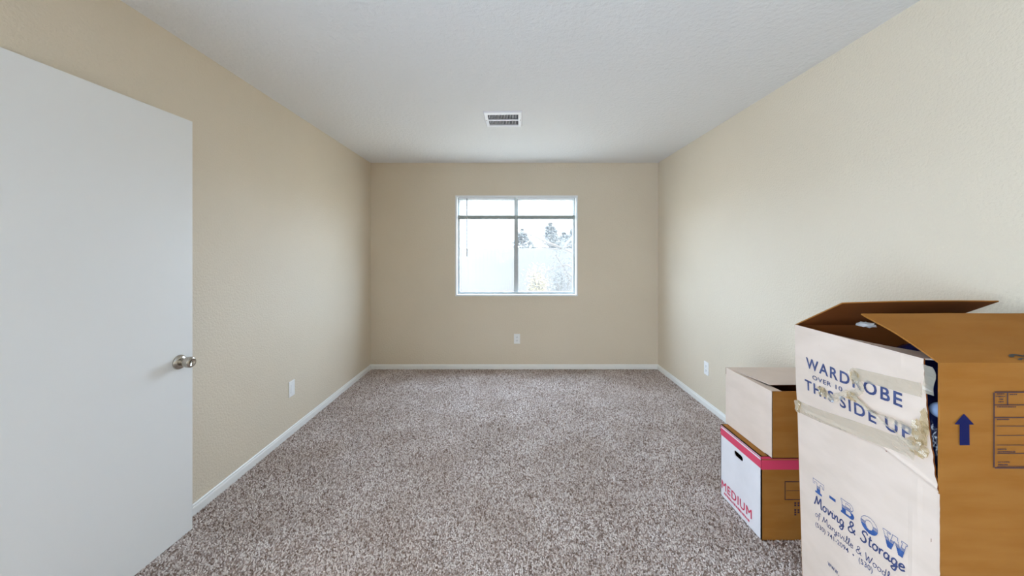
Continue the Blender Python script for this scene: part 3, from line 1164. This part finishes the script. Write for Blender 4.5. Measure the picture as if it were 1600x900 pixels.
# liner paper peeling along the near corner
bm = bmesh.new()
prev = None
for k in range(60):
    z = .20 + .545 * k / 59
    wv = .5 + .5 * noise.noise(Vector((z * 60, 2, 2)))
    a = bm.verts.new((side_x(.951, z) - .0010, .951, z))
    b_ = bm.verts.new((1.1000 + .0025 * wv, .9450 - .001 * wv, z))
    if prev:
        bm.faces.new((prev[0], prev[1], b_, a))
    prev = (a, b_)
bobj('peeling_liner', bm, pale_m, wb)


# things glimpsed inside the carton
def lump(name, c_, r_, seed, m, amp=.18, power=2.8, sub=4, smooth=True):
    bm = bmesh.new()
    bmesh.ops.create_icosphere(bm, subdivisions=sub, radius=1)
    for v_ in bm.verts:
        d = v_.co.normalized()
        q = (abs(d.x) ** power + abs(d.y) ** power + abs(d.z) ** power) ** (-1 / power)
        k = q * (1 - amp * .5 + amp * .5 * noise.noise(d * 2.2 + Vector((seed, seed, 0))) + amp * .25 * noise.noise(d * 6 + Vector((0, 0, seed))))
        v_.co = Vector((c_[0] + d.x * k * r_[0], c_[1] + d.y * k * r_[1], c_[2] + d.z * k * r_[2]))
    return bobj(name, bm, m, None, smooth)


tag(lump('plastic_bag', (1.385, 1.215, .545), (.245, .235, .525), 3.0, bagblue_m, .16, 4.0), 'glossy navy plastic bag inside the tall carton, seen through its split corner', 'bag')
bag = bpy.data.objects['plastic_bag']
bm = bmesh.new()
bmesh.ops.create_uvsphere(bm, u_segments=20, v_segments=12, radius=.021)
bmesh.ops.translate(bm, verts=bm.verts, vec=(1.158, .992, .941))
kn = bobj('plastic_item', bm, lid_m, bag, True)  # unidentified round plastic item at the split corner, parented to the bag
kn['label'] = 'pale blue rounded plastic item'
pw = empty('packing_paper', (1.340, 1.385, 1.096))
tag(pw, 'crumpled white paper poking out under the front flap of the tall carton', 'paper')
bm = bmesh.new()
bmesh.ops.create_icosphere(bm, subdivisions=3, radius=1)
for v_ in bm.verts:
    d = v_.co.copy()
    k = 1 + .5 * noise.noise(d * 2 + Vector((2, 0, 0))) + .3 * noise.noise(d * 5)
    v_.co = Vector((d.x * .026 * k, d.y * .02 * k, d.z * .009 * k))
bobj('sheet', bm, paper_m, pw)

# ------------------------------------------------------------------ medium carton with red band
MX, MY, MH, ML, MW = 1.189, 1.748, .401, .335, .455
mb = empty('moving_box', (0, 0, 0))
tag(mb, 'closed medium carton with red band and hand hole under another carton', 'box')
# side panel with a real hand hole
bm = bmesh.new()
hy, hz, hl, hh = 1.923, .308, .075, .028
loop_o = [(MY, 0), (MY + ML, 0), (MY + ML, MH), (MY, MH)]
loop_i = []
for k in range(9):
    a = -math.pi / 2 + math.pi * k / 8
    loop_i.append((hy + hl / 2 - hh / 2 + hh / 2 * math.cos(a), hz + hh / 2 * math.sin(a)))
for k in range(9):
    a = math.pi / 2 + math.pi * k / 8
    loop_i.append((hy - hl / 2 + hh / 2 + hh / 2 * math.cos(a), hz + hh / 2 * math.sin(a)))
edges = []
for lp in (loop_o, loop_i):
    vv = [bm.verts.new((MX, y, z)) for y, z in lp]
    edges += [bm.edges.new((vv[k], vv[(k + 1) % len(vv)])) for k in range(len(vv))]
r = bmesh.ops.triangle_fill(bm, use_beauty=True, use_dissolve=False, edges=edges)
ext = bmesh.ops.extrude_face_region(bm, geom=list(bm.faces))
for v_ in [g for g in ext['geom'] if isinstance(g, bmesh.types.BMVert)]:
    v_.co.x += .005
o = bobj('side_panel', bm, lit_card_m, mb)
o['label'] = 'side panel with red print, window light in its colour'
slab('front_panel', [(MX, MY, 0), (MX + MW, MY, 0), (MX + MW, MY, MH), (MX, MY, MH)], .004, kraft_m, inner_m, mb)
slab('back_panel', [(MX + MW, MY + ML, 0), (MX, MY + ML, 0), (MX, MY + ML, MH), (MX + MW, MY + ML, MH)], .004, kraft_m, inner_m, mb)
slab('far_side_panel', [(MX + MW, MY, 0), (MX + MW, MY + ML, 0), (MX + MW, MY + ML, MH), (MX + MW, MY, MH)], .004, kraft_m, inner_m, mb)
slab('flap', [(MX, MY, MH), (MX + MW, MY, MH), (MX + MW, MY + ML / 2 - .001, MH), (MX, MY + ML / 2 - .001, MH)], .004, kraft_m, inner_m, mb)
slab('flap', [(MX, MY + ML / 2 + .001, MH), (MX + MW, MY + ML / 2 + .001, MH), (MX + MW, MY + ML, MH), (MX, MY + ML, MH)], .004, kraft_m, inner_m, mb)
slab('bottom', [(MX, MY, .004), (MX + MW, MY, .004), (MX + MW, MY + ML, .004), (MX, MY + ML, .004)], .004, inner_m, inner_m, mb)


def ms_(x, y_): return (MX - .0007, x, y_)
def mf_(x, y_): return (x, MY - .0007, y_)


flat_poly('printed_band', [rect(MY, MY + ML, .343, .382), rect(MY, MY + ML, .390, .3945)], ms_, pink_m, mb, 'red band')
flat_poly('printed_band', [rect(MX, MX + MW, .338, .384), rect(MX, MX + MW, .388, .400)], mf_, pink_m, mb, 'red band')


def mside(y0, z0, y1, z1, width, h):
    return lambda x, y_: (MX - .0008, y0 + (y1 - y0) * x / width, z0 + (z1 - z0) * x / width + y_ * h)


v0, f0 = text_mesh('MEDIUM', 0.0, 1.12)
mp_ = mside(2.072, .050, 1.815, .054, tw((v0, f0)), .046)
me = bpy.data.meshes.new('lettering')
v3, f3 = [], []
for k, (dx, dy) in enumerate(((-.022, 0), (.022, 0), (0, .018), (0, -.018))):      # over-printed strokes, each film of ink on the last
    f3 += [tuple(i + len(v3) for i in f) for f in f0]
    v3 += [(Vector(mp_(x + dx, y + dy)) - Vector((.0003 * k, 0, 0))) for x, y in v0]
me.from_pydata(v3, [], f3)
link('lettering', me, pink_m, mb)['label'] = 'red letters reading MEDIUM'
# a line of captions beneath, too small to read in the photograph
polys = []
y = 2.05
while y > 1.83:
    w = rng.uniform(.006, .012)
    polys.append(rect(y - w, y, .026, .026 + rng.uniform(.010, .013)))
    y -= w + rng.uniform(.002, .005)
flat_poly('printed_captions', polys, ms_, pink_m, mb, 'small illegible red caption line')['kind'] = 'stuff'
q = lambda u, v: ((u - 798) / F * MY, EYE - (v - 397) / F * MY)
a0, a1 = q(1226, 781), q(1290, 752)
t = .0035
x0_, z0_, x1_, z1_ = a0[0], a0[1], a1[0], a1[1]
polys = [rect(x0_, x1_, z0_, z0_ + t), rect(x0_, x1_, z1_ - t, z1_), rect(x0_, x0_ + t, z0_, z1_), rect(x1_ - t, x1_, z0_, z1_),
         rect(x0_ + .008, x1_ - .008, (z0_ + z1_) / 2 - .001, (z0_ + z1_) / 2 + .001)]
flat_poly('printed_form', polys, mf_, dark_ink_m, mb, 'small ruled form')
polys = []
for j in range(6):
    for i in range(5):
        if rng.random() < .7:
            cx, cz = q(1241 + i * 5, 786 + j * 3.6)
            polys.append(rect(cx, cx + .009, cz - .004, cz + .004))
flat_poly('printed_mark', polys, mf_, dark_ink_m, mb, 'dark round makers stamp')['kind'] = 'stuff'

# ------------------------------------------------------------------ plain carton standing on it
PX, PY, PZ, PL, PH, PW = 1.225, 1.727, MH + .001, .370, .315, .42
pb = empty('open_carton', (0, 0, 0))
tag(pb, 'plain open topped carton stacked on the carton with the red band', 'box')
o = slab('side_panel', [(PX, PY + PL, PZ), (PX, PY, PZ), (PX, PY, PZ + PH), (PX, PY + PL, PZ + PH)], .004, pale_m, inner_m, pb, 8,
         lambda a, b_: .003 * math.sin(math.pi * a) * math.sin(math.pi * b_))
o['label'] = 'side panel with window light in its colour'
slab('front_panel', [(PX + .001, PY, PZ), (PX + PW, PY, PZ), (PX + PW, PY, PZ + PH), (PX + .001, PY, PZ + PH)], .004, kraft_m, inner_m, pb)
slab('back_panel', [(PX + PW, PY + PL, PZ), (PX, PY + PL, PZ), (PX, PY + PL, PZ + PH), (PX + PW, PY + PL, PZ + PH)], .004, kraft_m, inner_m, pb)
slab('far_side_panel', [(PX + PW, PY, PZ), (PX + PW, PY + PL, PZ), (PX + PW, PY + PL, PZ + PH), (PX + PW, PY, PZ + PH)], .004, kraft_m, inner_m, pb)
slab('bottom', [(PX, PY, PZ + .004), (PX + PW, PY, PZ + .004), (PX + PW, PY + PL, PZ + .004), (PX, PY + PL, PZ + .004)], .004, inner_m, inner_m, pb)
ZT = PZ + PH
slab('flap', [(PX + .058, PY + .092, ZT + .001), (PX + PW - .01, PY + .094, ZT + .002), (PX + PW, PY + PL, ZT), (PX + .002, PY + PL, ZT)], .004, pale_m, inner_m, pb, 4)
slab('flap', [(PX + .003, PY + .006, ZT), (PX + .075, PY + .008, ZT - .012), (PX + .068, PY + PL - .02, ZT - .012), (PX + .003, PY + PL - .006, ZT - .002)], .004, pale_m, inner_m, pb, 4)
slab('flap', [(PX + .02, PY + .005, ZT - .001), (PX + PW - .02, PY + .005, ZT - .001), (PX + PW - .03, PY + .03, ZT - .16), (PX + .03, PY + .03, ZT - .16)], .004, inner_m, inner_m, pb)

# ------------------------------------------------------------------ outdoors, seen through the panes
GZ = -0.35
bm = bmesh.new()
box(bm, -40, 40, YB + .25, 70, GZ - .2, GZ)
tag(bobj('ground', bm, ground_m), 'dry grassy yard outside the window', 'ground', kind='structure')
FNY = 14.0
ftop = EYE + 9 / F * FNY
fen = empty('board_fence', (0, FNY, GZ))
tag(fen, 'long grey board fence across the yard outside', 'fence')
bm = bmesh.new()
box(bm, -.0728, .0728, -.010, .010, 0, ftop - GZ)
bevel(bm, .003, 1)
bd = bpy.data.meshes.new('board')
bm.to_mesh(bd)
bm.free()
bd.materials.append(fence_m)
for k in range(64):
    s = link('board', bd, None, fen)
    s.location = (-4.6 + k * .146, rng.uniform(-.004, .004), rng.uniform(-.012, .0))
for z in (.35, 1.3):
    boxo('rail', (-4.8, 4.8, .012, .05, z, z + .09), fence_m, fen)


def px3(u, v, y): return Vector(((u - 798) / F * y, y, EYE - (v - 397) / F * y))


def foliage(bm, pos, rad, cnt, size, rg, flat=.6):
    for k in range(cnt):
        d = Vector((rg.gauss(0, .5), rg.gauss(0, .5), rg.gauss(0, .5) * flat))
        p_ = pos + d * rad
        a = Vector((rg.uniform(-1, 1), rg.uniform(-1, 1), rg.uniform(-1, .4))).normalized() * size * rg.uniform(.6, 1.5)
        b_ = a.orthogonal().normalized() * size * .28
        bm.faces.new([bm.verts.new(p_ - a), bm.verts.new(p_ + b_), bm.verts.new(p_ + a), bm.verts.new(p_ - b_)])


def conifer(base, height, width, seed, label, tiers=14, dens=26, size=.09, droop=.35):
    rg = random.Random(seed)
    r = empty('conifer_tree', base)
    tag(r, label, 'tree', 'trees outside the window')
    bm = bmesh.new()
    tube(bm, [(0, 0, 0), (.02, 0, height * .5), (0, .02, height * .98)], .035 * height ** .8, 7, .012)
    bobj('trunk', bm, bark_m, r)
    bb, bf_ = bmesh.new(), bmesh.new()
    for t in range(tiers):
        k = t / (tiers - 1)
        z = height * (.22 + .76 * k)
        L_ = width * (1 - k) ** .75 + .06
        for j in range(6):
            a = rg.uniform(0, 6.283)
            LL = L_ * rg.uniform(.65, 1.12)
            d = Vector((math.cos(a), math.sin(a), 0))
            pts = [Vector((0, 0, z)) + d * LL * q_ + Vector((0, 0, LL * (.28 * math.sin(q_ * 2.2) - droop * q_ * q_))) for q_ in (0, .35, .7, 1.0)]
            tube(bb, pts, .012 + .006 * LL, 4, .004)
            for q_ in (.4, .65, .9, 1.0):
                i0 = min(int(q_ * 3), 2)
                pp = pts[i0].lerp(pts[i0 + 1], q_ * 3 - i0)
                foliage(bf_, pp, .22 * LL ** .5, dens // 2, size, rg)
    bobj('branches', bb, bark_m, r)
    f_ = bobj('foliage', bf_, leaf_m, r, recalc=False)
    f_['kind'] = 'stuff'
    return r


def ground_at(u, y): return ((u - 798) / F * y, y, GZ)


conifer(ground_at(860, 18), EYE - (348 - 397) / F * 18 - GZ, .95, 4, 'slim dark conifer with pointed top, tallest beyond the fence', 16, 28, .085)
conifer(ground_at(816, 20), EYE - (358 - 397) / F * 20 - GZ, 1.35, 9, 'rounded conifer close to the middle window stile', 12, 26, .10)
conifer(ground_at(902, 15.8), EYE - (342 - 397) / F * 15.8 - GZ, 1.0, 15, 'dense conifer at the right edge of the window', 16, 30, .11)
conifer(ground_at(881, 24), EYE - (364 - 397) / F * 24 - GZ, 2.4, 25, 'low broad conifer between the pointed ones, farthest back', 12, 26, .14)

# a near tree at the right whose bare limbs sweep across the pane
nt_ = empty('garden_tree', (2.35, 9.0, GZ))
tag(nt_, 'near tree whose thin limbs sweep across the right pane', 'tree', 'trees outside the window')
base = Vector((2.35, 9.0, GZ))
rg = random.Random(31)
bb, bf_ = bmesh.new(), bmesh.new()
bt = bmesh.new()
tube(bt, [(0, 0, 0), (-.05, 0, 1.2), (.05, .05, 2.6), (0, 0, 3.6)], .10, 8, .03)
bobj('trunk', bt, bark_m, nt_)
limbs = [[(908, 352), (880, 388), (850, 376), (826, 366), (812, 360)], [(905, 400), (880, 388), (855, 381), (838, 378)],
         [(905, 425), (886, 414), (870, 417), (852, 424)], [(910, 440), (888, 428), (876, 410), (868, 398)],
         [(902, 370), (890, 384), (872, 390), (845, 386)], [(906, 455), (890, 437), (880, 424)]]
for lm in limbs:
    pts = [px3(u, v_, 9.0 + rg.uniform(-.15, .15)) - base for u, v_ in lm]
    pts = [Vector((0.0, 0, pts[0].z + .15))] + pts
    tube(bb, pts, .034, 5, .014)
    for pp in pts[1:]:
        foliage(bf_, pp, .16, 14, .035, rg)
bobj('branches', bb, bark_m, nt_)
for k in range(20):
    u, v_ = rg.uniform(868, 912), rg.uniform(372, 450)
    foliage(bf_, px3(u, v_, 9.0 + rg.uniform(-.2, .6)) - base, .17, 18, .04, rg)
o = bobj('foliage', bf_, leaf_m, nt_, recalc=False)
o['kind'] = 'stuff'


def shrub(u, y, w, h, seed, label, m):
    rg = random.Random(seed)
    r = empty('shrub', ground_at(u, y))
    tag(r, label, 'shrub', 'shrubs outside the window')
    bs, bf_ = bmesh.new(), bmesh.new()
    for k in range(9):
        a = rg.uniform(0, 6.283)
        top = Vector((math.cos(a) * w * rg.uniform(.2, .9), math.sin(a) * w * rg.uniform(.2, .9), h * rg.uniform(.6, 1)))
        tube(bs, [(0, 0, 0), top * .5 + Vector((0, 0, h * .12)), top], .02, 5, .006)
        for q_ in (.5, .75, 1):
            foliage(bf_, top * q_, .28, 34, .05, rg, 1.0)
    bobj('stems', bs, bark_m, r)
    f_ = bobj('foliage', bf_, m, r, recalc=False)
    f_['kind'] = 'stuff'


shrub(841, 12.0, .34, 1.15, 5, 'sunlit yellowish shrub in front of the fence', shrub_m)
shrub(876, 12.6, .55, 1.3, 8, 'dull green shrub right of the yellowish one', leaf_m)
